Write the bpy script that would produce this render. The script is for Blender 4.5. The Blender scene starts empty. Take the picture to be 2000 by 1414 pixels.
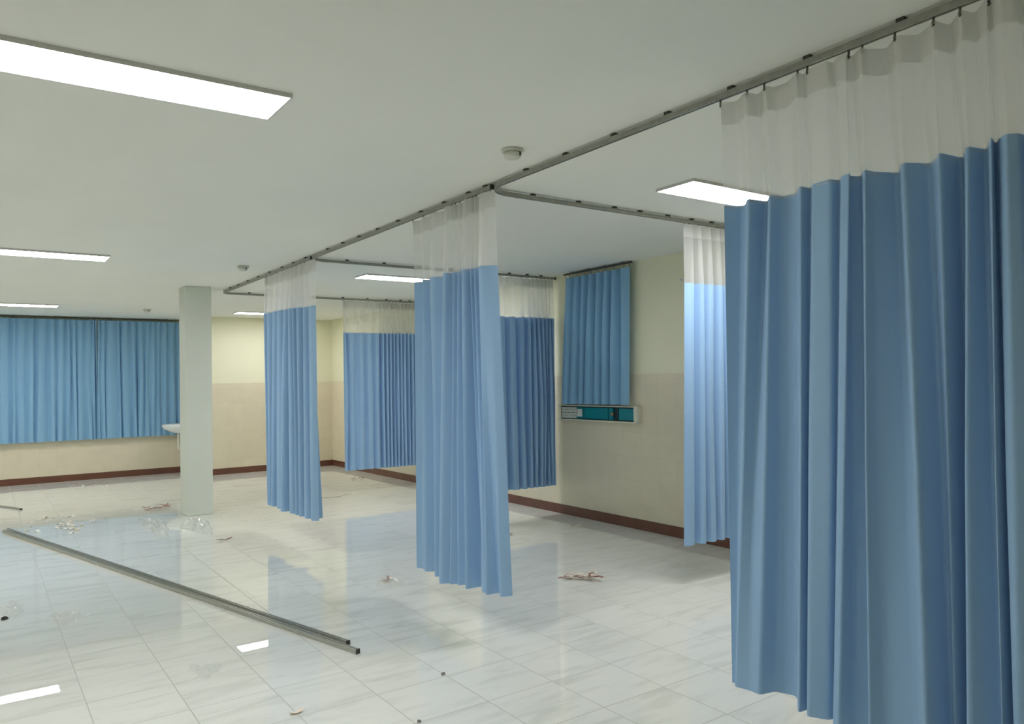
import bpy, math, random
from mathutils import Matrix, Vector

C = bpy.context.scene.collection
sc = bpy.context.scene

# ------------------------------------------------------------------ camera
cam_d = bpy.data.cameras.new('camera')
cam = bpy.data.objects.new('camera', cam_d)
C.objects.link(cam)
R_ = (0.81809864, -0.57477786, -0.01857494)
U_ = (0.00154612, -0.03010141, 0.99954565)
F_ = (0.57507584, 0.81775566, 0.02373725)
m = Matrix(((R_[0], U_[0], -F_[0], 0.0),
            (R_[1], U_[1], -F_[1], 0.0),
            (R_[2], U_[2], -F_[2], 1.567),
            (0, 0, 0, 1)))
cam.matrix_world = m
cam_d.sensor_fit = 'HORIZONTAL'
cam_d.sensor_width = 36.0
cam_d.lens = 1493.0 / 2000.0 * 36.0
cam_d.clip_start = 0.05
cam_d.clip_end = 100
sc.camera = cam

# ------------------------------------------------------------------ world, exposure
world = bpy.data.worlds.new('world')
sc.world = world
world.use_nodes = True
world.node_tree.nodes['Background'].inputs['Color'].default_value = (0.02, 0.02, 0.02, 1)
world.node_tree.nodes['Background'].inputs['Strength'].default_value = 1.0
LIGHT = 18.0                       # glow of the ceiling panels
LIGHT_COL = (1.0, 0.985, 1.0, 1)
sc.view_settings.view_transform = 'Standard'
sc.view_settings.look = 'None'
sc.view_settings.gamma = 1.0
sc.view_settings.use_curve_mapping = False
sc.view_settings.exposure = 0.66
sc.cycles.max_bounces = 14
sc.cycles.diffuse_bounces = 8
sc.cycles.glossy_bounces = 4
sc.cycles.transmission_bounces = 8
sc.cycles.transparent_max_bounces = 24
sc.cycles.use_denoising = True
sc.cycles.sample_clamp_indirect = 10.0
sc.cycles.caustics_reflective = False
sc.cycles.caustics_refractive = False

CEIL = 2.782
XR = 5.624          # bedside wall
YB = 14.018         # far wall
YA = 14.942         # alcove wall with the long curtains
XJ = 3.25           # jog between the two
XL = -6.0
YF = -2.6
DADO = 1.606

# ------------------------------------------------------------------ materials
def new_mat(name):
    mt = bpy.data.materials.new(name)
    mt.use_nodes = True
    nt = mt.node_tree
    for n in list(nt.nodes):
        nt.nodes.remove(n)
    out = nt.nodes.new('ShaderNodeOutputMaterial')
    return mt, nt, out

def principled(name, col, rough=0.6, metal=0.0, spec=0.5, noise=None, bump=None, nscale=None):
    """noise = (scale, second colour, mix amount); bump = (scale, strength, distance)"""
    mt, nt, out = new_mat(name)
    b = nt.nodes.new('ShaderNodeBsdfPrincipled')
    b.inputs['Base Color'].default_value = (*col, 1)
    b.inputs['Roughness'].default_value = rough
    b.inputs['Metallic'].default_value = metal
    b.inputs['Specular IOR Level'].default_value = spec
    nt.links.new(b.outputs[0], out.inputs[0])
    tc = nt.nodes.new('ShaderNodeTexCoord')
    if noise:
        n = nt.nodes.new('ShaderNodeTexNoise')
        n.inputs['Scale'].default_value = noise[0]
        n.inputs['Detail'].default_value = 4
        mp = nt.nodes.new('ShaderNodeMapping')
        if nscale:
            mp.inputs['Scale'].default_value = nscale
        nt.links.new(tc.outputs['Object'], mp.inputs[0])
        nt.links.new(mp.outputs[0], n.inputs['Vector'])
        mx = nt.nodes.new('ShaderNodeMix')
        mx.data_type = 'RGBA'
        mx.inputs[6].default_value = (*col, 1)
        mx.inputs[7].default_value = (*noise[1], 1)
        mr = nt.nodes.new('ShaderNodeMapRange')
        mr.inputs[1].default_value = 0.35
        mr.inputs[2].default_value = 0.65
        mr.inputs[4].default_value = noise[2]
        nt.links.new(n.outputs[0], mr.inputs[0])
        nt.links.new(mr.outputs[0], mx.inputs[0])
        nt.links.new(mx.outputs[2], b.inputs['Base Color'])
    if bump:
        n = nt.nodes.new('ShaderNodeTexNoise')
        n.inputs['Scale'].default_value = bump[0]
        n.inputs['Detail'].default_value = 3
        nt.links.new(tc.outputs['Object'], n.inputs['Vector'])
        bp = nt.nodes.new('ShaderNodeBump')
        bp.inputs['Strength'].default_value = bump[1]
        bp.inputs['Distance'].default_value = bump[2]
        nt.links.new(n.outputs[0], bp.inputs['Height'])
        nt.links.new(bp.outputs[0], b.inputs['Normal'])
    return mt

def cloth(name, col, trans=0.22):
    mt, nt, out = new_mat(name)
    b = nt.nodes.new('ShaderNodeBsdfPrincipled')
    b.inputs['Roughness'].default_value = 0.75
    b.inputs['Specular IOR Level'].default_value = 0.25
    b.inputs['Sheen Weight'].default_value = 0.12
    b.inputs['Sheen Roughness'].default_value = 0.5
    t = nt.nodes.new('ShaderNodeBsdfTranslucent')
    mx = nt.nodes.new('ShaderNodeMixShader')
    mx.inputs[0].default_value = trans
    tc = nt.nodes.new('ShaderNodeTexCoord')
    n = nt.nodes.new('ShaderNodeTexNoise')
    n.inputs['Scale'].default_value = 260
    n.inputs['Detail'].default_value = 2
    mp = nt.nodes.new('ShaderNodeMapping')
    mp.inputs['Scale'].default_value = (1, 1, 0.35)
    nt.links.new(tc.outputs['Object'], mp.inputs[0])
    nt.links.new(mp.outputs[0], n.inputs['Vector'])
    c = nt.nodes.new('ShaderNodeMix')
    c.data_type = 'RGBA'
    c.inputs[6].default_value = (*[v * 0.93 for v in col], 1)
    c.inputs[7].default_value = (*[min(1, v * 1.07) for v in col], 1)
    nt.links.new(n.outputs[0], c.inputs[0])
    nt.links.new(c.outputs[2], b.inputs['Base Color'])
    nt.links.new(c.outputs[2], t.inputs['Color'])
    w = nt.nodes.new('ShaderNodeTexNoise')
    w.inputs['Scale'].default_value = 9
    w.inputs['Detail'].default_value = 3
    mp2 = nt.nodes.new('ShaderNodeMapping')
    mp2.inputs['Scale'].default_value = (1, 1, 0.3)
    nt.links.new(tc.outputs['Object'], mp2.inputs[0])
    nt.links.new(mp2.outputs[0], w.inputs['Vector'])
    bp = nt.nodes.new('ShaderNodeBump')
    bp.inputs['Strength'].default_value = 0.25
    bp.inputs['Distance'].default_value = 0.02
    nt.links.new(w.outputs[0], bp.inputs['Height'])
    nt.links.new(bp.outputs[0], b.inputs['Normal'])
    nt.links.new(b.outputs[0], mx.inputs[1])
    nt.links.new(t.outputs[0], mx.inputs[2])
    nt.links.new(mx.outputs[0], out.inputs[0])
    return mt

def sheer(name, col, clear, trans=0.5):
    """open net or clear film: part of the light goes straight through"""
    mt, nt, out = new_mat(name)
    d = nt.nodes.new('ShaderNodeBsdfDiffuse')
    d.inputs['Color'].default_value = (*col, 1)
    t = nt.nodes.new('ShaderNodeBsdfTranslucent')
    t.inputs['Color'].default_value = (*col, 1)
    m1 = nt.nodes.new('ShaderNodeMixShader')
    m1.inputs[0].default_value = trans
    nt.links.new(d.outputs[0], m1.inputs[1])
    nt.links.new(t.outputs[0], m1.inputs[2])
    tr = nt.nodes.new('ShaderNodeBsdfTransparent')
    m2 = nt.nodes.new('ShaderNodeMixShader')
    m2.inputs[0].default_value = clear
    nt.links.new(m1.outputs[0], m2.inputs[1])
    nt.links.new(tr.outputs[0], m2.inputs[2])
    nt.links.new(m2.outputs[0], out.inputs[0])
    return mt

def film(name, clear):
    mt, nt, out = new_mat(name)
    b = nt.nodes.new('ShaderNodeBsdfPrincipled')
    b.inputs['Base Color'].default_value = (0.75, 0.77, 0.75, 1)
    b.inputs['Roughness'].default_value = 0.12
    tr = nt.nodes.new('ShaderNodeBsdfTransparent')
    mx = nt.nodes.new('ShaderNodeMixShader')
    mx.inputs[0].default_value = clear
    nt.links.new(b.outputs[0], mx.inputs[1])
    nt.links.new(tr.outputs[0], mx.inputs[2])
    nt.links.new(mx.outputs[0], out.inputs[0])
    return mt

def emission(name, col, st):
    mt, nt, out = new_mat(name)
    e = nt.nodes.new('ShaderNodeEmission')
    e.inputs['Color'].default_value = col
    e.inputs['Strength'].default_value = st
    nt.links.new(e.outputs[0], out.inputs[0])
    return mt

def floor_mat():
    mt, nt, out = new_mat('floor_tiles')
    b = nt.nodes.new('ShaderNodeBsdfPrincipled')
    b.inputs['Roughness'].default_value = 0.01
    b.inputs['Specular IOR Level'].default_value = 0.5
    tc = nt.nodes.new('ShaderNodeTexCoord')
    mp = nt.nodes.new('ShaderNodeMapping')
    mp.inputs['Location'].default_value = (-0.052, -0.375, 0)
    nt.links.new(tc.outputs['Object'], mp.inputs[0])
    br = nt.nodes.new('ShaderNodeTexBrick')
    br.offset = 0.0
    br.inputs['Scale'].default_value = 1.0
    br.inputs['Brick Width'].default_value = 0.4
    br.inputs['Row Height'].default_value = 0.4
    br.inputs['Mortar Size'].default_value = 0.0028
    br.inputs['Mortar Smooth'].default_value = 0.3
    br.inputs['Color1'].default_value = (0.0, 0.0, 0.0, 1)
    br.inputs['Color2'].default_value = (1.0, 1.0, 1.0, 1)
    nt.links.new(mp.outputs[0], br.inputs['Vector'])
    # marble streaks, shifted tile by tile
    sep = nt.nodes.new('ShaderNodeSeparateColor')
    nt.links.new(br.outputs['Color'], sep.inputs[0])
    off = nt.nodes.new('ShaderNodeVectorMath'); off.operation = 'SCALE'
    off.inputs[0].default_value = (7.0, 13.0, 5.0)
    nt.links.new(sep.outputs[0], off.inputs['Scale'])
    add = nt.nodes.new('ShaderNodeVectorMath'); add.operation = 'ADD'
    nt.links.new(tc.outputs['Object'], add.inputs[0])
    nt.links.new(off.outputs[0], add.inputs[1])
    m2 = nt.nodes.new('ShaderNodeMapping')
    m2.inputs['Scale'].default_value = (1.8, 8.5, 1)
    m2.inputs['Rotation'].default_value = (0, 0, 0.18)
    nt.links.new(add.outputs[0], m2.inputs[0])
    n = nt.nodes.new('ShaderNodeTexNoise')
    n.inputs['Scale'].default_value = 1.0
    n.inputs['Detail'].default_value = 5
    n.inputs['Roughness'].default_value = 0.6
    n.inputs['Distortion'].default_value = 0.7
    nt.links.new(m2.outputs[0], n.inputs['Vector'])
    cr = nt.nodes.new('ShaderNodeValToRGB')
    e = cr.color_ramp.elements
    e[0].position = 0.28; e[0].color = (0.635, 0.655, 0.61, 1)
    e[1].position = 0.50; e[1].color = (0.765, 0.78, 0.735, 1)
    e2 = cr.color_ramp.elements.new(0.75); e2.color = (0.79, 0.80, 0.76, 1)
    nt.links.new(n.outputs[0], cr.inputs[0])
    mx = nt.nodes.new('ShaderNodeMix'); mx.data_type = 'RGBA'
    nt.links.new(br.outputs['Fac'], mx.inputs[0])
    nt.links.new(cr.outputs[0], mx.inputs[6])
    mx.inputs[7].default_value = (0.43, 0.43, 0.39, 1)
    nt.links.new(mx.outputs[2], b.inputs['Base Color'])
    rm = nt.nodes.new('ShaderNodeMapRange')
    rm.inputs[3].default_value = 0.01; rm.inputs[4].default_value = 0.5
    nt.links.new(br.outputs['Fac'], rm.inputs[0])
    nt.links.new(rm.outputs[0], b.inputs['Roughness'])
    wv = nt.nodes.new('ShaderNodeTexNoise')
    wv.inputs['Scale'].default_value = 7
    nt.links.new(tc.outputs['Object'], wv.inputs['Vector'])
    bp = nt.nodes.new('ShaderNodeBump')
    bp.inputs['Strength'].default_value = 0.012
    bp.inputs['Distance'].default_value = 0.003
    nt.links.new(wv.outputs[0], bp.inputs['Height'])
    bp2 = nt.nodes.new('ShaderNodeBump')
    bp2.invert = True
    bp2.inputs['Strength'].default_value = 0.4
    bp2.inputs['Distance'].default_value = 0.001
    nt.links.new(br.outputs['Fac'], bp2.inputs['Height'])
    nt.links.new(bp.outputs[0], bp2.inputs['Normal'])
    nt.links.new(bp2.outputs[0], b.inputs['Normal'])
    nt.links.new(b.outputs[0], out.inputs[0])
    return mt

def dado_mat():
    mt, nt, out = new_mat('wall_tiles')
    b = nt.nodes.new('ShaderNodeBsdfPrincipled')
    b.inputs['Roughness'].default_value = 0.28
    tc = nt.nodes.new('ShaderNodeTexCoord')
    sx = nt.nodes.new('ShaderNodeSeparateXYZ')
    nt.links.new(tc.outputs['Object'], sx.inputs[0])
    ad = nt.nodes.new('ShaderNodeMath'); ad.operation = 'ADD'
    nt.links.new(sx.outputs[0], ad.inputs[0]); nt.links.new(sx.outputs[1], ad.inputs[1])
    cx = nt.nodes.new('ShaderNodeCombineXYZ')
    nt.links.new(ad.outputs[0], cx.inputs[0]); nt.links.new(sx.outputs[2], cx.inputs[1])
    br = nt.nodes.new('ShaderNodeTexBrick')
    br.offset = 0.0
    br.inputs['Scale'].default_value = 1.0
    br.inputs['Brick Width'].default_value = 0.25
    br.inputs['Row Height'].default_value = 0.25
    br.inputs['Mortar Size'].default_value = 0.0015
    br.inputs['Color1'].default_value = (0.79, 0.72, 0.55, 1)
    br.inputs['Color2'].default_value = (0.765, 0.695, 0.53, 1)
    br.inputs['Mortar'].default_value = (0.70, 0.63, 0.48, 1)
    nt.links.new(cx.outputs[0], br.inputs['Vector'])
    n = nt.nodes.new('ShaderNodeTexNoise'); n.inputs['Scale'].default_value = 6
    nt.links.new(tc.outputs['Object'], n.inputs['Vector'])
    mx = nt.nodes.new('ShaderNodeMix'); mx.data_type = 'RGBA'; mx.blend_type = 'MULTIPLY'
    mx.inputs[0].default_value = 0.12
    nt.links.new(br.outputs[0], mx.inputs[6]); nt.links.new(n.outputs[0], mx.inputs[7])
    nt.links.new(mx.outputs[2], b.inputs['Base Color'])
    nt.links.new(b.outputs[0], out.inputs[0])
    return mt

M = {}
M['floor'] = floor_mat()
M['ceiling'] = principled('ceiling_paint', (0.84, 0.85, 0.80), 0.9, noise=(1.2, (0.82, 0.83, 0.78), 1.0), bump=(60, 0.08, 0.002))
M['paint'] = principled('cream_wall_paint', (0.80, 0.79, 0.60), 0.7, noise=(2.0, (0.78, 0.77, 0.58), 1.0))
M['column'] = principled('column_paint', (0.64, 0.68, 0.61), 0.6, noise=(2.0, (0.62, 0.66, 0.59), 1.0))
M['dado'] = dado_mat()
M['skirt'] = principled('brown_skirting_tile', (0.135, 0.052, 0.032), 0.3, noise=(9, (0.16, 0.066, 0.040), 1.0))
M['blue'] = cloth('blue_curtain_cloth', (0.305, 0.485, 0.715), 0.09)
M['blue_win'] = cloth('blue_window_curtain_cloth', (0.25, 0.465, 0.68), 0.06)
M['net'] = sheer('white_curtain_net', (0.82, 0.83, 0.81), 0.52, 0.5)
M['tape'] = sheer('white_heading_tape', (0.72, 0.73, 0.70), 0.30, 0.4)
M['alu'] = principled('grey_aluminium', (0.34, 0.345, 0.31), 0.4, 0.45, noise=(30, (0.29, 0.295, 0.265), 1.0))
M['alu_floor'] = principled('bare_aluminium', (0.44, 0.45, 0.41), 0.3, 0.6, noise=(25, (0.38, 0.39, 0.355), 1.0))
M['clip'] = principled('dark_bracket', (0.05, 0.05, 0.04), 0.5)
M['cap'] = principled('black_plastic', (0.045, 0.045, 0.04), 0.5)
M['hook'] = principled('hook_wire', (0.13, 0.13, 0.11), 0.4, 0.3)
M['frame'] = principled('grey_lamp_frame', (0.60, 0.60, 0.57), 0.5)
M['glow'] = emission('lamp_glow', LIGHT_COL, LIGHT)
M['glow_weak'] = emission('weaker_lamp_glow', LIGHT_COL, LIGHT * 0.7)
M['detector'] = principled('detector_plastic', (0.64, 0.65, 0.57), 0.5)
M['detector_dark'] = principled('detector_slot', (0.10, 0.10, 0.08), 0.6)
M['cream'] = principled('cream_powder_coat', (0.66, 0.66, 0.55), 0.4)
M['teal'] = principled('teal_fascia', (0.0, 0.20, 0.27), 0.35, noise=(5, (0.0, 0.22, 0.25), 1.0))
M['dark'] = principled('dark_recess', (0.01, 0.03, 0.04), 0.5)
M['plate'] = principled('white_socket_plastic', (0.66, 0.68, 0.62), 0.35)
M['brass'] = principled('brass_outlet', (0.45, 0.30, 0.16), 0.35, 0.8)
M['ceramic'] = principled('white_ceramic', (0.80, 0.84, 0.86), 0.12)
M['pvc'] = principled('white_pipe', (0.70, 0.70, 0.62), 0.4)
M['film'] = film('clear_film', 0.74)
M['film_thick'] = film('layered_clear_film', 0.5)
M['scrap'] = principled('cream_paper', (0.80, 0.73, 0.62), 0.8, noise=(40, (0.76, 0.64, 0.54), 1.0))
M['pink'] = principled('pink_trimming', (0.62, 0.40, 0.34), 0.8, noise=(40, (0.70, 0.56, 0.48), 1.0))
M['red'] = principled('red_brown_trimming', (0.26, 0.10, 0.085), 0.8, noise=(50, (0.36, 0.18, 0.15), 1.0))
M['white'] = principled('white_plastic_bit', (0.82, 0.82, 0.78), 0.4)
M['wire'] = principled('dark_thread', (0.22, 0.20, 0.17), 0.6)

# ------------------------------------------------------------------ helpers
def tag(o, label=None, cat=None, group=None, kind=None):
    if label: o['label'] = label
    if cat: o['category'] = cat
    if group: o['group'] = group
    if kind: o['kind'] = kind
    return o

def empty(name, loc, label, cat, group=None):
    o = bpy.data.objects.new(name, None)
    C.objects.link(o)
    o.location = loc
    o.empty_display_size = 0.1
    return tag(o, label, cat, group)

class MB:
    """collects world-space shapes; build() links them as one mesh object"""
    def __init__(s):
        s.v = []; s.f = []; s.sm = []
    def box(s, x0, x1, y0, y1, z0, z1):
        i = len(s.v)
        s.v += [(x0, y0, z0), (x1, y0, z0), (x1, y1, z0), (x0, y1, z0), (x0, y0, z1), (x1, y0, z1), (x1, y1, z1), (x0, y1, z1)]
        for q in ((0, 3, 2, 1), (4, 5, 6, 7), (0, 1, 5, 4), (1, 2, 6, 5), (2, 3, 7, 6), (3, 0, 4, 7)):
            s.f.append(tuple(i + k for k in q)); s.sm.append(False)
        return s
    def grid(s, rows):
        i = len(s.v); n = len(rows[0])
        for r in rows: s.v += [tuple(p) for p in r]
        for a in range(len(rows) - 1):
            for b in range(n - 1):
                s.f.append((i + a * n + b, i + a * n + b + 1, i + (a + 1) * n + b + 1, i + (a + 1) * n + b)); s.sm.append(True)
        return s
    def rings(s, rings, cap0=True, cap1=True, smooth=True):
        i = len(s.v); n = len(rings[0])
        for r in rings: s.v += [tuple(p) for p in r]
        for a in range(len(rings) - 1):
            for b in range(n):
                c = (b + 1) % n
                s.f.append((i + a * n + b, i + a * n + c, i + (a + 1) * n + c, i + (a + 1) * n + b)); s.sm.append(smooth)
        if cap0: s.f.append(tuple(i + b for b in range(n))[::-1]); s.sm.append(False)
        if cap1: s.f.append(tuple(i + (len(rings) - 1) * n + b for b in range(n))); s.sm.append(False)
        return s
    def lathe(s, cx, cy, prof, n=28):
        return s.rings([[(cx + r * math.cos(2 * math.pi * k / n), cy + r * math.sin(2 * math.pi * k / n), z) for k in range(n)] for r, z in prof])
    def tube(s, pts, r, n=8):
        pts = [Vector(p) for p in pts]; rg = []
        for k, p in enumerate(pts):
            d = (pts[min(k + 1, len(pts) - 1)] - pts[max(k - 1, 0)]).normalized()
            a = d.cross(Vector((0, 0, 1)))
            if a.length < 1e-3: a = d.cross(Vector((1, 0, 0)))
            a.normalize(); b = a.cross(d)
            rg.append([p + r * (math.cos(2 * math.pi * q / n) * a + math.sin(2 * math.pi * q / n) * b) for q in range(n)])
        return s.rings(rg)
    def sweep(s, path, prof, z):
        """path in plan [(x, y)], prof [(side, up)]: a channel swept along it"""
        rg = []
        for k, p in enumerate(path):
            a = path[max(k - 1, 0)]; b = path[min(k + 1, len(path) - 1)]
            dx, dy = b[0] - a[0], b[1] - a[1]; l = math.hypot(dx, dy)
            nx, ny = dy / l, -dx / l
            rg.append([(p[0] + u * nx, p[1] + u * ny, z + w) for u, w in prof])
        return s.rings(rg, smooth=False)
    def build(s, name, mat, parent=None, origin=None, bevel=0):
        if parent is not None: o0 = Vector(parent['base']) if 'base' in parent else parent.location
        elif origin is not None: o0 = Vector(origin)
        else:
            xs = [v[0] for v in s.v]; ys = [v[1] for v in s.v]; zs = [v[2] for v in s.v]
            o0 = Vector(((min(xs) + max(xs)) / 2, (min(ys) + max(ys)) / 2, min(zs)))
        me = bpy.data.meshes.new(name)
        me.from_pydata([(v[0] - o0[0], v[1] - o0[1], v[2] - o0[2]) for v in s.v], [], s.f)
        me.polygons.foreach_set('use_smooth', s.sm)
        me.materials.append(mat)
        me.update()
        o = bpy.data.objects.new(name, me)
        C.objects.link(o)
        if parent is not None: o.parent = parent
        else: o.location = o0
        if bevel:
            bv = o.modifiers.new('bevel', 'BEVEL'); bv.width = bevel; bv.segments = 2; bv.limit_method = 'ANGLE'
        return o

def sub(name, mb, mat, part, root, bevel=0):
    """a sub-part: child of a part that sits at its thing's base"""
    o = mb.build(name, mat, root, bevel=bevel)
    o.parent = part
    return o

def struct(name, mb, mat, origin=(0, 0, 0)):
    o = mb.build(name, mat, None, origin)
    o['kind'] = 'structure'
    return o

# ------------------------------------------------------------------ the room
struct('floor', MB().box(XL - .2, XR + .2, YF - .2, YA + .2, -0.15, 0), M['floor'])
struct('ceiling', MB().box(XL - .2, XR + .2, YF - .2, YA + .2, CEIL, CEIL + .15), M['ceiling'])
T = 0.2
walls = [('wall_right', (XR, XR + T, YF - T, YB + T), 'x-', (XR, YF, YB)),
         ('wall_back', (XJ, XR, YB, YA + T), 'y-', (YB, XJ, XR)),
         ('wall_alcove', (XL - T, XJ, YA, YA + T), 'y-', (YA, XL, XJ)),
         ('wall_left', (XL - T, XL, YF - T, YA), 'x+', (XL, YF, YA)),
         ('wall_front', (XL, XR, YF - T, YF), 'y+', (YF, XL, XR))]
def strip_on(side, spec, z0, z1, t):
    p, a, b = spec
    if side == 'x-': return MB().box(p - t, p, a, b, z0, z1)
    if side == 'x+': return MB().box(p, p + t, a, b, z0, z1)
    if side == 'y-': return MB().box(a, b, p - t, p, z0, z1)
    return MB().box(a, b, p, p + t, z0, z1)
for nm, (x0, x1, y0, y1), side, spec in walls:
    w = struct(nm, MB().box(x0, x1, y0, y1, 0, CEIL), M['paint'])
    d = strip_on(side, spec, 0, DADO, 0.006).build('tile_dado', M['dado'])
    d.parent = w; d.location = d.location - w.location
    struct('baseboard_' + nm[5:], strip_on(side, spec, 0, 0.107, 0.014), M['skirt'])
# side of the jog, facing the alcove
d = MB().box(XJ - 0.006, XJ, YB - .006, YA, 0, DADO).build('tile_dado', M['dado'])
d.parent = bpy.data.objects['wall_back']
struct('baseboard_return', MB().box(XJ - 0.014, XJ, YB - .014, YA, 0, 0.107), M['skirt'])

col = MB().box(2.085, 2.385, 9.80, 10.16, 0, CEIL)
co = struct('column', col, M['column'])
bv = co.modifiers.new('bevel', 'BEVEL'); bv.width = 0.008; bv.segments = 2

# ------------------------------------------------------------------ ceiling lights
def light(x0, x1, yc, label, glow='glow'):
    w = 0.16
    t = empty('ceiling_light', ((x0 + x1) / 2, yc, CEIL - 0.018), label, 'ceiling light', 'long ceiling light panels')
    b = 0.007
    z0, z1 = CEIL - 0.018, CEIL
    f = MB()
    f.box(x0, x1, yc - w, yc - w + b, z0, z1); f.box(x0, x1, yc + w - b, yc + w, z0, z1)
    f.box(x0, x0 + b, yc - w + b, yc + w - b, z0, z1); f.box(x1 - b, x1, yc - w + b, yc + w - b, z0, z1)
    f.build('frame', M['frame'], t)
    MB().box(x0 + b, x1 - b, yc - w + b, yc + w - b, z0 + 0.002, z1 - 0.004).build('diffuser', M[glow], t)
light(-0.14, 1.09, 3.27, 'large glowing white ceiling panel cut by the left edge, nearest the camera')
light(-0.20, 1.02, 7.98, 'thin glowing white ceiling panel on the left, second from the camera')
light(-0.22, 1.00, 12.95, 'thin glowing white ceiling panel just in front of the long blue window curtains')
light(3.60, 4.82, 3.31, 'glowing white ceiling panel partly behind the net top of the nearest curtain')
light(3.55, 4.77, 8.0, 'glowing white ceiling panel partly behind the net top of the middle front curtain')
light(3.54, 4.76, 12.97, 'glowing white ceiling panel over the far corner, beside the far front curtain', 'glow_weak')

light(-3.90, -2.68, 3.27, 'added glowing ceiling panel in the unseen left half of the room, nearest row')  # the left-half panels are added out of view to brighten the ceiling
light(-3.95, -2.73, 7.98, 'added glowing ceiling panel in the unseen left half of the room, middle row')
light(-3.95, -2.73, 12.95, 'added glowing ceiling panel in the unseen left half of the room, far row')

# ------------------------------------------------------------------ smoke detectors
for (x, y, lab) in ((2.32, 3.26, 'round white smoke detector on the ceiling nearest the camera'),
                    (2.24, 7.92, 'small round smoke detector on the ceiling near the far curtain track'),
                    (2.20, 13.0, 'faint far smoke detector on the ceiling beyond the column')):
    t = empty('smoke_detector', (x, y, CEIL), lab, 'smoke detector', 'ceiling smoke detectors')
    MB().lathe(x, y, [(0.056, CEIL), (0.058, CEIL - 0.012), (0.055, CEIL - 0.016)]).build('base', M['detector'], t)
    MB().lathe(x, y, [(0.046, CEIL - 0.016), (0.048, CEIL - 0.034), (0.040, CEIL - 0.046), (0.022, CEIL - 0.052)]).build('sensor_cap', M['detector'], t)
    MB().box(x + 0.012, x + 0.022, y - 0.049, y - 0.044, CEIL - 0.040, CEIL - 0.020).build('slot', M['detector_dark'], t)

# ------------------------------------------------------------------ curtain tracks
PROF = [(-0.011, 0.0), (-0.004, 0.0), (-0.004, 0.006), (0.004, 0.006), (0.004, 0.0), (0.011, 0.0), (0.011, 0.026), (-0.011, 0.026)]
ZR = 2.743
def arc(cx, cy, r, a0, a1, n=14):
    return [(cx + r * math.cos(a0 + (a1 - a0) * k / n), cy + r * math.sin(a0 + (a1 - a0) * k / n)) for k in range(n + 1)]
def track(label, y_near, y_far, x_end, r, clips_y, clips_x):
    XF = 2.602
    t = empty('curtain_track', (XF, (y_near + y_far) / 2, ZR), label, 'curtain track', 'ceiling curtain tracks')
    path = [(XF, y_near), (XF, (y_near + y_far - r) / 2)] + arc(XF + r, y_far - r, r, math.pi, math.pi / 2) + [((XF + r + x_end) / 2, y_far), (x_end, y_far)]
    MB().sweep(path, PROF, ZR).build('rail', M['alu'], t)
    for y in clips_y:
        MB().box(XF - 0.013, XF + 0.013, y - 0.014, y + 0.014, ZR + 0.0262, CEIL).build('ceiling_bracket', M['clip'], t)
    for x in clips_x:
        MB().box(x - 0.014, x + 0.014, y_far - 0.013, y_far + 0.013, ZR + 0.0262, CEIL).build('ceiling_bracket', M['clip'], t)
    MB().box(x_end, x_end + 0.012, y_far - 0.014, y_far + 0.014, ZR - 0.002, ZR + 0.028).build('end_cap', M['cap'], t)
    MB().box(XF - 0.014, XF + 0.014, y_near - 0.012, y_near, ZR - 0.002, ZR + 0.028).build('end_cap', M['cap'], t)
track('grey curtain track of the nearest bay, bending wide below the nearest smoke detector', 0.62, 3.98, 5.60, 0.20,
      [0.98, 1.34, 1.70, 2.06, 2.42, 2.78, 3.16, 3.52], [2.99, 3.38, 3.71, 3.96, 4.25, 4.51, 4.74, 5.1, 5.45])
track('grey curtain track of the middle bay, carrying the middle front curtain', 3.885, 7.06, 5.60, 0.18,
      [3.95, 4.15, 4.46, 4.79, 5.15, 5.5, 5.86, 6.2, 6.55], [3.0, 3.4, 3.8, 4.2, 4.6, 4.95, 5.2, 5.4])
track('grey curtain track of the far bay, ending in the sharp bend beside the column', 6.965, 10.16, 5.60, 0.14,
      [7.1, 7.45, 7.8, 8.2, 8.6, 9.0, 9.4, 9.75], [2.95, 3.35, 3.75, 4.25, 4.62, 4.92, 5.15, 5.3, 5.42])

# ------------------------------------------------------------------ curtains
def chaikin(p, it=2, w=.2):
    for _ in range(it):
        q = [p[0]]
        for a, b in zip(p[:-1], p[1:]):
            q.append(tuple(a[k] * (1 - w) + b[k] * w for k in range(len(a))))
            q.append(tuple(a[k] * w + b[k] * (1 - w) for k in range(len(a))))
        q.append(p[-1]); p = q
    return p
def lerp(a, b, t): return tuple(x + (y - x) * t for x, y in zip(a, b))
def sheet(levels, rows, w=.2):
    """levels: lists of (x, y, z) of equal length, top to bottom; rows between two levels"""
    lv = [chaikin(l, 2, w) for l in levels]
    out = []
    for k in range(len(lv) - 1):
        for r in range(rows + (1 if k == len(lv) - 2 else 0)):
            out.append([lerp(a, b, r / rows) for a, b in zip(lv[k], lv[k + 1])])
    return MB().grid(out)

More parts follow.
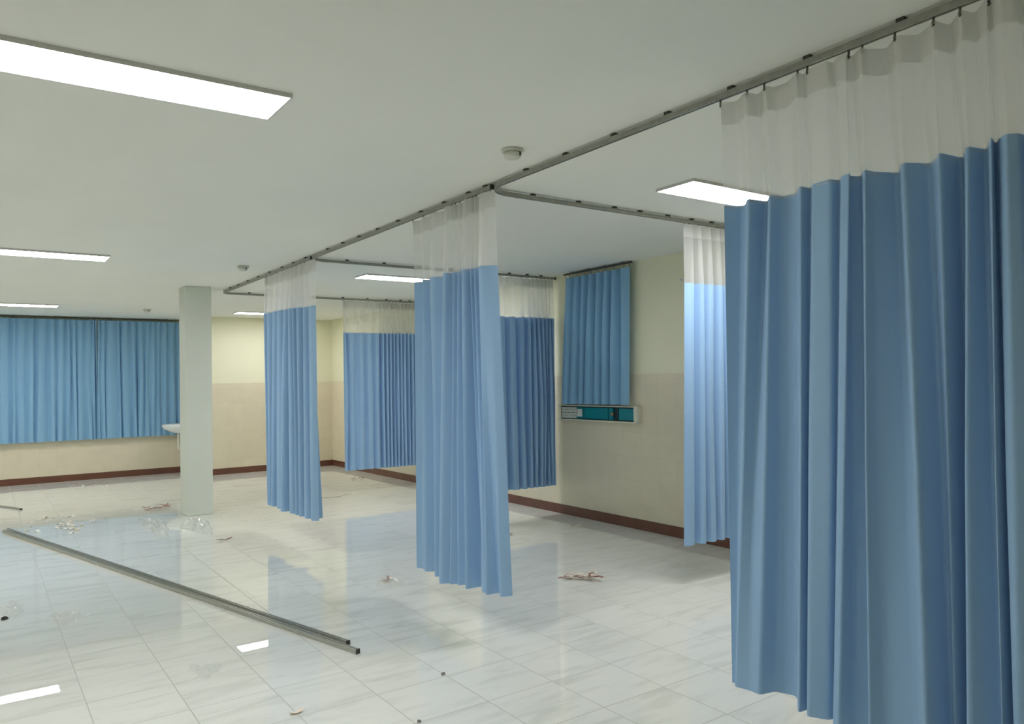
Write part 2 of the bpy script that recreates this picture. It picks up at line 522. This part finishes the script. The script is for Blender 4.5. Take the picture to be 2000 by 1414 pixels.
def hang(name, label, cat, group, top, border, hem, hooks, wall_side=None, net=True, cloth_mat=None, seed=1, hook_top=ZR + 0.004, tape_h=0.095, drift=0.012, w=.2, hook_len=.05):
    rnd = random.Random(seed)
    cx = sum(p[0] for p in top) / len(top); cy = sum(p[1] for p in top) / len(top)
    t = empty(name, (cx, cy, min(p[2] for p in hem)), label, cat, group)
    cm = cloth_mat or M['blue']
    up = border if net else top
    mid = []
    for a, b in zip(up, hem):
        q = lerp(a, b, 0.5)
        mid.append((q[0] + rnd.uniform(-drift, drift) * .5, q[1] + rnd.uniform(-drift, drift), q[2]))
    mid[0] = lerp(up[0], hem[0], .5); mid[-1] = lerp(up[-1], hem[-1], .5)
    sheet([up, mid, hem], 12, w).build('blue_panel', cm, t)['label'] = 'blue cloth panel'
    if net:
        low = [(p[0], p[1], p[2] - 0.012) for p in border]
        sheet([top, low], 12, w).build('net_header', M['net'], t)['label'] = 'white see-through net header'
        k = tape_h / (top[0][2] - border[0][2])
        band = [lerp(a, b, k) for a, b in zip(top, border)]
        sheet([[(p[0] - .0025, p[1] - .0025, p[2] + .002) for p in top], [(p[0] - .0025, p[1] - .0025, p[2]) for p in band]], 3, w).build('heading_tape', M['tape'], t)
    else:
        k = 0.07 / (top[0][2] - hem[0][2])
        dx, dy = wall_side
        up2 = [(p[0] - dx * .004, p[1] - dy * .004, p[2] + .003) for p in top]
        b2 = [(a[0] - dx * .004, a[1] - dy * .004, a[2] - 0.07) for a in top]
        sheet([up2, b2], 2).build('heading_tape', cm, t)
    for (hx, hy, hz) in hooks:
        MB().tube([(hx, hy, hz - hook_len), (hx + .004, hy + .004, hz - hook_len - .003), (hx + .006, hy + .006, hz - hook_len * .4), (hx, hy, hz + .003), (hx, hy, hook_top)], 0.003 if hook_len > .02 else .0045, 6).build('hook', M['hook'], t)
    return t

def groove(u0, u1, valleys, amps, nrm, plane, axis, k=1.0, shift=None):
    """broad folds with narrow grooves: plan points along one axis"""
    pts = []
    vs = list(zip(valleys, amps))
    edges = [u0] + list(valleys) + [u1]
    out = [(u0, 0.3 * amps[0])]
    for i in range(len(edges) - 1):
        a, b = edges[i], edges[i + 1]
        am = amps[min(i, len(amps) - 1)]
        out.append((a + (b - a) * .30, -am * .9))
        out.append((a + (b - a) * .72, -am))
        if i < len(valleys):
            out.append((b, amps[i] * 2.3))
    out.append((u1, 0))
    res = []
    for i, (u, d) in enumerate(out):
        if shift: u = shift(u, i)
        dd = plane - nrm * d * k * -1.0
        res.append((dd, u) if axis == 'y' else (u, dd))
    return res
def with_z(p, z0, z1=None):
    n = len(p) - 1
    z1 = z0 if z1 is None else z1
    return [(a[0], a[1], z0 + (z1 - z0) * i / n) for i, a in enumerate(p)]
ZT = 2.730

# nearest front curtain: fold by fold
b1 = [(2.112, 2.599), (2.067, 2.675), (1.975, 2.577), (1.966, 2.694), (1.891, 2.603), (1.88, 2.672), (1.819, 2.676), (1.739, 2.584), (1.735, 2.65), (1.697, 2.6),
      (1.614, 2.589), (1.608, 2.64), (1.574, 2.593), (1.527, 2.571), (1.55, 2.613), (1.534, 2.652), (1.476, 2.578), (1.472, 2.635), (1.432, 2.728), (1.357, 2.601),
      (1.311, 2.702), (1.265, 2.655), (1.227, 2.593), (1.217, 2.733), (1.143, 2.595), (1.127, 2.698), (1.056, 2.56), (1.08, 2.651), (1.049, 2.60), (1.019, 2.57),
      (0.994, 2.60), (0.99, 2.68), (0.95, 2.585), (0.945, 2.68), (0.905, 2.60), (0.90, 2.67), (0.865, 2.60)]
h1 = [(2.169, 2.643), (2.150, 2.650), (2.135, 2.615), (2.075, 2.632), (2.017, 2.628), (2.0, 2.708), (1.917, 2.735), (1.823, 2.602), (1.815, 2.68), (1.788, 2.602),
      (1.716, 2.640), (1.71, 2.665), (1.675, 2.60), (1.64, 2.585), (1.62, 2.66), (1.555, 2.675), (1.53, 2.585), (1.49, 2.64), (1.385, 2.65), (1.32, 2.575),
      (1.29, 2.70), (1.258, 2.66), (1.238, 2.59), (1.22, 2.74), (1.205, 2.58), (1.11, 2.68), (1.09, 2.57), (1.08, 2.65), (1.06, 2.585), (1.04, 2.57),
      (0.985, 2.60), (0.98, 2.68), (0.94, 2.59), (0.935, 2.68), (0.895, 2.60), (0.89, 2.67), (0.85, 2.61)]
hem1 = [(x, y, 0.26) for y, x in h1]
bor1 = [(x, y, 2.289) for y, x in b1]
top1 = [(2.606 + (x - 2.602) * .62, y + 0.008, ZT) for y, x in b1]
rid1 = [0, 2, 4, 7, 9, 13, 16, 19, 22, 24, 26, 29, 32, 34, 36]
hang('privacy_curtain', 'nearest blue curtain with net top, filling the right edge of the view', 'curtain', 'hospital cubicle curtains',
     top1, bor1, hem1, [(2.602, top1[i][1], ZT) for i in rid1], seed=3, drift=0.008, w=.13, hook_len=.010)

# middle front curtain
b2 = [(2.605, 4.915), (2.66, 4.86), (2.612, 4.80), (2.585, 4.755), (2.635, 4.70), (2.59, 4.66), (2.578, 4.59), (2.63, 4.51), (2.575, 4.44), (2.55, 4.36),
      (2.62, 4.345), (2.57, 4.315), (2.63, 4.29), (2.57, 4.255), (2.64, 4.225), (2.565, 4.18), (2.56, 4.14), (2.64, 4.125), (2.565, 4.10), (2.63, 4.085),
      (2.57, 4.06), (2.64, 4.04), (2.575, 4.0), (2.565, 3.955), (2.60, 3.90), (2.622, 3.862)]
h2 = [(2.615, 4.965), (2.634, 4.925), (2.60, 4.87), (2.585, 4.805), (2.63, 4.74), (2.60, 4.70), (2.566, 4.615), (2.60, 4.58), (2.54, 4.50), (2.505, 4.41),
      (2.575, 4.37), (2.53, 4.345), (2.58, 4.315), (2.55, 4.28), (2.59, 4.25), (2.56, 4.20), (2.535, 4.145), (2.61, 4.135), (2.60, 4.08), (2.58, 4.055),
      (2.56, 3.99), (2.575, 3.95), (2.535, 3.92), (2.63, 3.90), (2.563, 3.82), (2.634, 3.785)]
b2 = b2[:2] + [(2.60 + (x - 2.60) * (2.4 if x > 2.6 else 1.35), y) for x, y in b2[2:-2]] + b2[-2:]
h2 = h2[:2] + [(2.575 + (x - 2.575) * (2.0 if x > 2.575 else 1.2), y) for x, y in h2[2:-3]] + h2[-3:]
hang('privacy_curtain', 'middle front blue curtain with net top, hanging between the other two front curtains', 'curtain', 'hospital cubicle curtains',
     [(2.602 + (x - 2.602) * .5, y, ZT) for x, y in b2], with_z(b2, 2.29, 2.275), with_z(h2, .222, .275),
     [(2.602, b2[i][1], ZT) for i in (0, 3, 6, 9, 11, 13, 15, 18, 20, 22, 24)], seed=5, drift=0.010, w=.13)

def auto(label, u0, u1, v0, v1, valleys, amps, axis, plane, zb, zh, seed, name='privacy_curtain', cat='curtain', group='hospital cubicle curtains', net=True,
         zt=ZT, mat=None, tk=0.5, hook_top=ZR + .004, jit=0.014, drift=0.014, hk=1.15, w=.15, hem_v=None, hem_a=None):
    rnd = random.Random(seed)
    b = groove(u0, u1, valleys, amps, 1.0, plane, axis)
    tp = groove(u0, u1, valleys, amps, 1.0, plane, axis, tk)
    js = [rnd.uniform(-jit, jit) for _ in range(400)]
    h = groove(u0, u1, valleys, amps, 1.0, plane, axis, hk, lambda u, i: v0 + (u - u0) / (u1 - u0) * (v1 - v0) + js[i // 3] + js[i + 50] * .3)
    if hem_v:
        h = groove(v0, v1, hem_v, hem_a, 1.0, plane, axis)
    es = sorted([u0, u1] + list(valleys))
    hooks = [((a + c) / 2) for a, c in zip(es[:-1], es[1:])] + [es[0] + .01, es[-1] - .01]
    hk_pts = [((plane, u, zt) if axis == 'y' else (u, plane, zt)) for u in hooks]
    return hang(name, label, cat, group, with_z(tp, zt), with_z(b, *zb), with_z(h, *zh), hk_pts, seed=seed + 7, net=net, cloth_mat=mat,
                wall_side=(1, 0) if axis == 'y' else (0, 1), hook_top=hook_top, drift=drift, w=w)

# far front curtain
auto('far front blue curtain with net top, hanging next to the white column', 8.36, 6.86, 8.31, 6.845,
     [8.28, 8.09, 7.90, 7.70, 7.55, 7.43, 7.34, 7.20, 7.08], [.035, .042, .042, .055, .05, .05, .05, .042, .02], 'y', 2.602, (2.345, 2.30), (.277, .30), 11,
     hem_v=[8.25, 8.16, 8.05, 7.77, 7.60, 7.40, 7.30, 7.18, 6.99], hem_a=[.03, .04, .045, .04, .085, .05, .05, .05, .05])
# the three on the cross tracks
auto('bright pale blue curtain with net top, just left of the nearest curtain', 4.42, 5.52, 4.355, 5.50,
     [4.54, 4.63, 4.75, 4.85, 4.95, 5.05, 5.15, 5.25, 5.34, 5.43], [.02, .035, .035, .035, .035, .035, .035, .035, .035, .035], 'x', 3.98, (2.283, 2.283), (.30, .30), 21)
auto('blue curtain with net top against the bedside wall, just left of the small window curtain', 4.50, 5.575, 4.52, 5.56,
     [4.6, 4.75, 4.9, 5.05, 5.16, 5.24, 5.30, 5.36, 5.42, 5.475, 5.53], [.02, .035, .035, .035, .045, .045, .045, .045, .045, .045, .03], 'x', 7.06, (2.283, 2.283), (.335, .335), 31, drift=.03)
auto('farthest blue curtain with net top, low in front of the far corner baseboard', 4.25, 5.52, 4.255, 5.50,
     [4.285, 4.45, 4.58, 4.70, 4.82, 4.88, 4.94, 5.0, 5.05, 5.11, 5.17, 5.23, 5.29, 5.36, 5.44], [.03, .014, .014, .016, .035, .04, .045, .045, .045, .045, .045, .045, .045, .045, .035], 'x', 10.16,
     (2.283, 2.283), (.335, .335), 41, drift=.03)

# window curtains
def win_track(label, p0, p1, n, ax):
    x0, y0 = p0; x1, y1 = p1
    t = empty('window_curtain_track', ((x0 + x1) / 2, (y0 + y1) / 2, 2.752), label, 'curtain track', 'window curtain tracks')
    MB().sweep([p0, ((x0 + x1) / 2, (y0 + y1) / 2), p1], [(-.009, 0), (.009, 0), (.009, .016), (-.009, .016)], 2.756).build('rail', M['clip'], t)
    for k in range(n):
        f = (k + .5) / n
        x, y = x0 + (x1 - x0) * f, y0 + (y1 - y0) * f
        MB().box(x - .014, x + .014, y - .014, y + .014, 2.7722, CEIL).build('ceiling_bracket', M['alu'], t)
win_track('dark curtain track over the small window curtain on the bedside wall', (5.55, 5.71), (5.55, 6.82), 4, 'y')
win_track('long dark curtain track along the ceiling over the left window curtains', (-1.5, 14.84), (3.12, 14.84), 8, 'x')

auto('short blue window curtain on the bedside wall above the teal panel', 6.79, 5.735, 6.93, 5.765,
     [6.65, 6.52, 6.40, 6.28, 6.15, 6.03, 5.91], [.026, .03, .032, .032, .032, .034, .026], 'y', 5.545, (2.715, 2.715), (1.283, 1.29), 51,
     name='window_curtain', group='pleated window curtains', net=False, zt=2.712, mat=M['blue_win'], hook_top=2.7555, tk=0.9, jit=0.02, drift=0.02)
rb = random.Random(8)
def spaced(a, b, n):
    d = (b - a) / n
    return [a + d * (k + .5) + rb.uniform(-.3, .3) * d for k in range(n)]
va = spaced(-1.35, .93, 17) + spaced(.97, 1.60, 6) + [1.655, 1.688]
auto('wide blue pleated window curtain at the far left, left of the dark gap', -1.4, 1.716, -1.41, 1.716,
     va, [rb.uniform(.010, .022) for _ in va[:-2]] + [.014, .014], 'x', 14.84, (2.72, 2.72), (.69, .69), 61,
     name='window_curtain', group='pleated window curtains', net=False, zt=2.727, mat=M['blue_win'], hook_top=2.7555, tk=0.9, jit=0.03, drift=0.03)
vb = [1.775] + spaced(1.83, 3.05, 11)
auto('blue pleated window curtain between the dark gap and the white column', 1.736, 3.10, 1.736, 3.11,
     vb, [.014] + [rb.uniform(.010, .024) for _ in vb[1:]], 'x', 14.84, (2.72, 2.72), (.69, .69), 71,
     name='window_curtain', group='pleated window curtains', net=False, zt=2.727, mat=M['blue_win'], hook_top=2.7555, tk=0.9, jit=0.03, drift=0.03)

# ------------------------------------------------------------------ bedhead panel
xw = XR - 0.006
t = empty('bedhead_panel', (xw - .03, 6.35, 1.10), 'cream bedhead service panel with teal fronts and white sockets under the small curtain', 'bedhead panel')
Y0, Y1, Z0, Z1 = 5.69, 6.98, 1.098, 1.272
x0 = xw - 0.06
MB().box(xw - .02, xw, Y0 + .006, Y1, Z0 + .004, Z1 - .004).build('back_box', M['cream'], t)
MB().box(xw - .0215, xw - .0195, Y0 + .055, Y1 - .002, Z0 + .014, Z1 - .012).build('recess_back', M['dark'], t)
MB().box(x0, xw - .02, Y0, Y1, Z1 - .012, Z1).build('top_rail', M['cream'], t, bevel=.002)
MB().box(x0 - .006, xw - .02, Y0, Y1, Z0, Z0 + .014).build('bottom_rail', M['cream'], t, bevel=.002)
MB().box(x0, xw, Y0, Y0 + .055, Z0 + .014, Z1 - .012).build('end_panel', M['cream'], t, bevel=.003)
xi0, xi1 = xw - .040, xw - .0215
for a, b in ((5.752, 5.985), (6.075, 6.142), (6.156, 6.55)):
    MB().box(xi0, xi1, a, b, Z0 + .024, Z1 - .024).build('teal_front', M['teal'], t, bevel=.002)['label'] = 'teal front plate'
MB().box(xi0 - .004, xi1, 5.992, 6.045, Z0 + .018, Z1 - .018).build('gas_outlet', M['dark'], t, bevel=.004)
g = bpy.data.objects['gas_outlet']
nz = MB().tube([(xi0 - .004, 6.065, 1.185), (xi0 - .03, 6.065, 1.185)], .016, 12)
sub('nozzle', nz, M['brass'], g, t)
MB().box(xi0, xi1, 6.562, 6.672, Z0 + .024, Z1 - .024).build('teal_front', M['teal'], t, bevel=.002)['label'] = 'teal front plate'
MB().box(xi0 - .006, xi0, 6.578, 6.665, Z0 + .045, Z1 - .042).build('switch_plate', M['plate'], t, bevel=.003)
for r in range(2):
    for k in range(4):
        a = 6.682 + k * .068
        zc = Z0 + .024 + r * .066
        s = MB().box(xi0, xi1, a, a + .060, zc, zc + .060).build('socket', M['plate'], t, bevel=.003)
        sub('socket_holes', MB().box(xi0 - .001, xi0 + .002, a + .018, a + .022, zc + .022, zc + .040).box(xi0 - .001, xi0 + .002, a + .038, a + .042, zc + .022, zc + .040), M['dark'], s, t)

# small hook on the wall
t = empty('wall_hook', (XR, 5.09, 2.50), 'tiny white hook on the bedside wall left of the bright curtain', 'hook')
MB().box(XR - .006, XR, 5.07, 5.11, 2.485, 2.53).build('back_plate', M['white'], t, bevel=.002)
MB().tube([(XR - .006, 5.09, 2.508), (XR - .035, 5.09, 2.505), (XR - .042, 5.09, 2.515), (XR - .042, 5.09, 2.53)], .008).build('peg', M['white'], t)

# ------------------------------------------------------------------ wash basin
t = empty('wash_basin', (XJ - .006, 14.42, .72), 'white ceramic wash basin half hidden behind the column', 'wash basin')
def oval(a, b, cx, z, n=32, flat=XJ - .012):
    return [(min(flat, cx + a * math.cos(2 * math.pi * k / n)), 14.42 + b * math.sin(2 * math.pi * k / n), z) for k in range(n)]
rg = [oval(.13, .12, 3.06, .735), oval(.22, .19, 3.02, .77), oval(.30, .25, 2.99, .83), oval(.325, .275, 2.99, .865), oval(.33, .28, 2.99, .895), oval(.325, .275, 2.99, .905),
      oval(.285, .235, 2.98, .900), oval(.25, .20, 2.98, .86), oval(.16, .13, 2.99, .80), oval(.05, .05, 3.0, .785)]
MB().rings(rg).build('bowl', M['ceramic'], t)
MB().box(XJ - .07, XJ - .012, 14.18, 14.66, .88, .955).build('back_ledge', M['ceramic'], t, bevel=.012)
MB().tube([(2.93, 14.42, .79), (2.93, 14.42, .52), (2.95, 14.42, .46), (3.0, 14.42, .44), (3.05, 14.42, .47), (3.09, 14.42, .52), (3.24, 14.42, .52)], .018, 10).build('drain_pipe', M['pvc'], t)

# ------------------------------------------------------------------ rails lying on the floor
def floor_rail(label, p0, p1, w=.024, h=.026):
    dx, dy = p1[0] - p0[0], p1[1] - p0[1]; l = math.hypot(dx, dy); ux, uy = dx / l, dy / l
    t = empty('loose_curtain_rail', (p0[0], p0[1], 0), label, 'curtain rail', 'loose rails on the floor')
    prof = [(-w / 2, 0.0), (w / 2, 0.0), (w / 2, h), (.004, h), (.004, h - .007), (-.004, h - .007), (-.004, h), (-w / 2, h)]
    n = 6
    MB().sweep([(p0[0] + dx * k / n, p0[1] + dy * k / n) for k in range(n + 1)], prof, 0.001).build('channel', M['alu_floor'], t)
    for (px, py, s) in ((p0[0], p0[1], -1), (p1[0], p1[1], 1)):
        MB().sweep([(px, py), (px + s * ux * .006, py + s * uy * .006)] if s > 0 else [(px - ux * .006, py - uy * .006), (px, py)],
                   [(-w / 2 - .001, 0.0), (w / 2 + .001, 0.0), (w / 2 + .001, h + .001), (-w / 2 - .001, h + .001)], 0.001).build('end_cap', M['cap'], t)
floor_rail('long grey curtain rail on the floor, the nearer and longer of the pair', (0.262, 10.10), (1.812, 4.185))
floor_rail('long grey curtain rail on the floor, the farther and slightly shorter of the pair', (0.300, 10.20), (1.826, 4.36))
floor_rail('grey curtain rail end poking in from the left edge near the far wall', (0.49, 11.84), (-0.66, 14.50), .026, .02)

# ------------------------------------------------------------------ litter
def ribbon(name, x, y, z, ang, L, w, bend, lift, mat, label, cat, group, seed):
    r = random.Random(seed)
    n = 9; up = []; dn = []
    th = .0016
    a = ang; px, py = x, y
    ph = r.uniform(0, 6)
    pts = []
    for k in range(n):
        s = k / (n - 1)
        pts.append((px, py, z + lift * (0.5 + .5 * math.sin(ph + 5 * s)), a))
        a += bend / n * (1 + .6 * math.sin(ph + 7 * s))
        px += math.cos(a) * L / n; py += math.sin(a) * L / n
    rg = []
    for (qx, qy, qz, qa) in pts:
        nx, ny = -math.sin(qa), math.cos(qa)
        tw = lift * .5 * math.sin(ph + qx * 40)
        rg.append([(qx - nx * w / 2, qy - ny * w / 2, qz + max(0, tw)), (qx + nx * w / 2, qy + ny * w / 2, qz + max(0, -tw)),
                   (qx + nx * w / 2, qy + ny * w / 2, qz + max(0, -tw) + th), (qx - nx * w / 2, qy - ny * w / 2, qz + max(0, tw) + th)])
    return tag(MB().rings(rg, smooth=False).build(name, mat), label, cat, group)

def crumple(name, cx, cy, rx, ry, h, mat, label, cat, seed, group=None, n=15):
    r = random.Random(seed)
    rows = []
    ph = [r.uniform(0, 6.28) for _ in range(6)]
    for i in range(n):
        row = []
        for j in range(n):
            u = i / (n - 1) * 2 - 1; v = j / (n - 1) * 2 - 1
            # square to disc
            x = u * math.sqrt(1 - v * v / 2); y = v * math.sqrt(1 - u * u / 2)
            rr = math.hypot(x, y); an = math.atan2(y, x)
            k = 1 + .22 * math.sin(3 * an + ph[0]) + .14 * math.sin(7 * an + ph[1])
            fold = abs(math.sin(5 * x + 2 * y + ph[2])) * .5 + abs(math.sin(7 * y - 3 * x + ph[3])) * .35 + r.random() * .35
            z = .003 + h * fold * max(0, 1 - rr ** 3) + r.random() * .004
            row.append((cx + x * k * rx, cy + y * k * ry, z))
        rows.append(row)
    mb = MB().grid(rows); mb.sm = [False] * len(mb.f)
    return tag(mb.build(name, mat), label, cat, group)

r = random.Random(4)
g = 'trimming strips in the heap'
for k in range(16):
    a = -0.75 + r.uniform(-.5, .5) if k < 11 else r.uniform(0, 3.1)
    s = k / 15
    x = 3.83 + s * .12 + r.uniform(-.04, .08); y = 4.73 - s * .25 + r.uniform(-.05, .05)
    mt = 'red' if k % 5 == 0 else ('pink' if k % 4 == 1 else 'scrap')
    ribbon('fabric_strip', x - .04, y + .05, .002 + k * .0022, a, r.uniform(.12, .20), r.uniform(.012, .020), r.uniform(-1.3, 1.3), .010, M[mt],
           'narrow pinkish trimming strip in the heap on the floor right of the middle curtain', 'scrap', g, k)
g = 'trimming strips left of the column'
for k in range(10):
    ribbon('fabric_strip', 1.86 + r.uniform(-.12, .16), 10.75 + r.uniform(-.15, .15), .002 + k * .0022, r.uniform(-.6, .6), r.uniform(.10, .22), .016, r.uniform(-1, 1), .012,
           M['red'], 'dark reddish strip in the small heap just left of the column foot', 'scrap', g, 40 + k)
ribbon('fabric_strip', 1.99, 8.06, .002, -.15, .20, .016, .9, .014, M['red'], 'single reddish strip on the floor in front of the column', 'scrap', None, 60)
ribbon('fabric_strip', 5.16, 6.30, .002, -.3, .17, .02, .8, .02, M['scrap'], 'lone cream curl on the floor near the bedside baseboard', 'scrap', None, 61)
ribbon('fabric_strip', 4.43, 6.40, .002, .2, .10, .025, 1.2, .02, M['scrap'], 'small cream scrap peeking out right of the middle curtain hem', 'scrap', None, 62)
ribbon('paper_scrap', 1.22, 3.62, .002, -.2, .07, .03, .6, .010, M['scrap'], 'small cream paper scrap at the bottom edge of the view', 'scrap', None, 63)
g = 'white plastic bits on the left'
for k in range(34):
    ribbon('plastic_bit', .80 + r.gauss(0, .16), 10.2 + r.gauss(0, .28), .002, r.uniform(0, 6.2), r.uniform(.04, .10), r.uniform(.02, .045), r.uniform(-1.5, 1.5), .016,
           M['white' if k % 3 else 'scrap'], 'tiny white plastic bit in the scatter beside the upper end of the rail pair', 'scrap', g, 80 + k)
g = 'white bits at the far wall'
for k in range(7):
    ribbon('plastic_bit', 1.45 + r.gauss(0, .14), 13.9 + r.gauss(0, .22), .002, r.uniform(0, 6.2), r.uniform(.04, .09), .025, r.uniform(-1, 1), .016,
           M['white' if k % 2 else 'pink'], 'tiny pale bit on the floor near the left far baseboard', 'scrap', g, 120 + k)
g = 'wire ends in the far bay'
for k in range(4):
    ribbon('wire_end', 4.95 + k * .07, 11.55 + (k % 2) * .22, .002, r.uniform(-.5, .5), .10, .012, r.uniform(-1, 1), .012, M['wire' if k % 2 else 'pink'],
           'tiny offcut on the floor just in front of the farthest curtain', 'scrap', g, 140 + k)
tag(MB().tube([(3.70, 10.19, .004), (3.85, 10.13, .004), (4.0, 10.07, .006), (4.12, 10.06, .004), (4.24, 10.15, .010), (4.36, 10.22, .004)], .0022, 6).build('thread', M['wire']),
    'thin dark thread on the floor right of the far front curtain', 'thread')

crumple('plastic_sheet', 1.65, 9.35, .11, .60, .06, M['film_thick'], 'crumpled clear plastic sheet spread left of the column foot', 'plastic sheet', 1)
crumple('plastic_bag', 2.02, 8.98, .13, .42, .10, M['film_thick'], 'crumpled clear plastic bag on the floor in front of the column', 'plastic bag', 2)
crumple('plastic_wrapper', .515, 6.06, .10, .16, .035, M['film'], 'crumpled clear wrapper on the left floor below the rail pair', 'wrapper', 3)
crumple('plastic_wrapper', 1.03, 4.47, .075, .12, .02, M['film'], 'nearly flat clear wrapper on the floor left of the light reflection', 'wrapper', 4)
crumple('plastic_wrapper', .20, 6.55, .09, .22, .03, M['film'], 'crumpled clear wrapper at the left edge of the view', 'wrapper', 6)
crumple('plastic_packet', 2.655, 5.50, .10, .16, .03, M['film'], 'clear plastic packet with reddish bits inside, left of the middle curtain', 'packet', 5)
g = 'reddish bits in the packet'
for k in range(5):
    ribbon('fabric_strip', 2.60 + .025 * k, 5.52 + r.uniform(-.06, .04), .004 + k * .0022, r.uniform(.2, 1.4), .10, .014, r.uniform(-1, 1), .006, M['red' if k % 2 else 'pink'],
           'reddish bit inside the clear packet left of the middle curtain', 'scrap', g, 160 + k)
crumple('floor_crumb', 2.045, 3.604, .011, .011, .009, M['wire'], 'small dark crumb on the tiles below the middle curtain', 'crumb', 11, n=7)
crumple('floor_crumb', 1.671, 3.175, .009, .010, .008, M['wire'], 'tiny dark crumb at the bottom edge, below the rail ends', 'crumb', 12, n=7)
crumple('floor_crumb', .162, 6.307, .022, .024, .02, M['cap'], 'dark lump on the floor at the left edge of the view', 'crumb', 13, n=7)
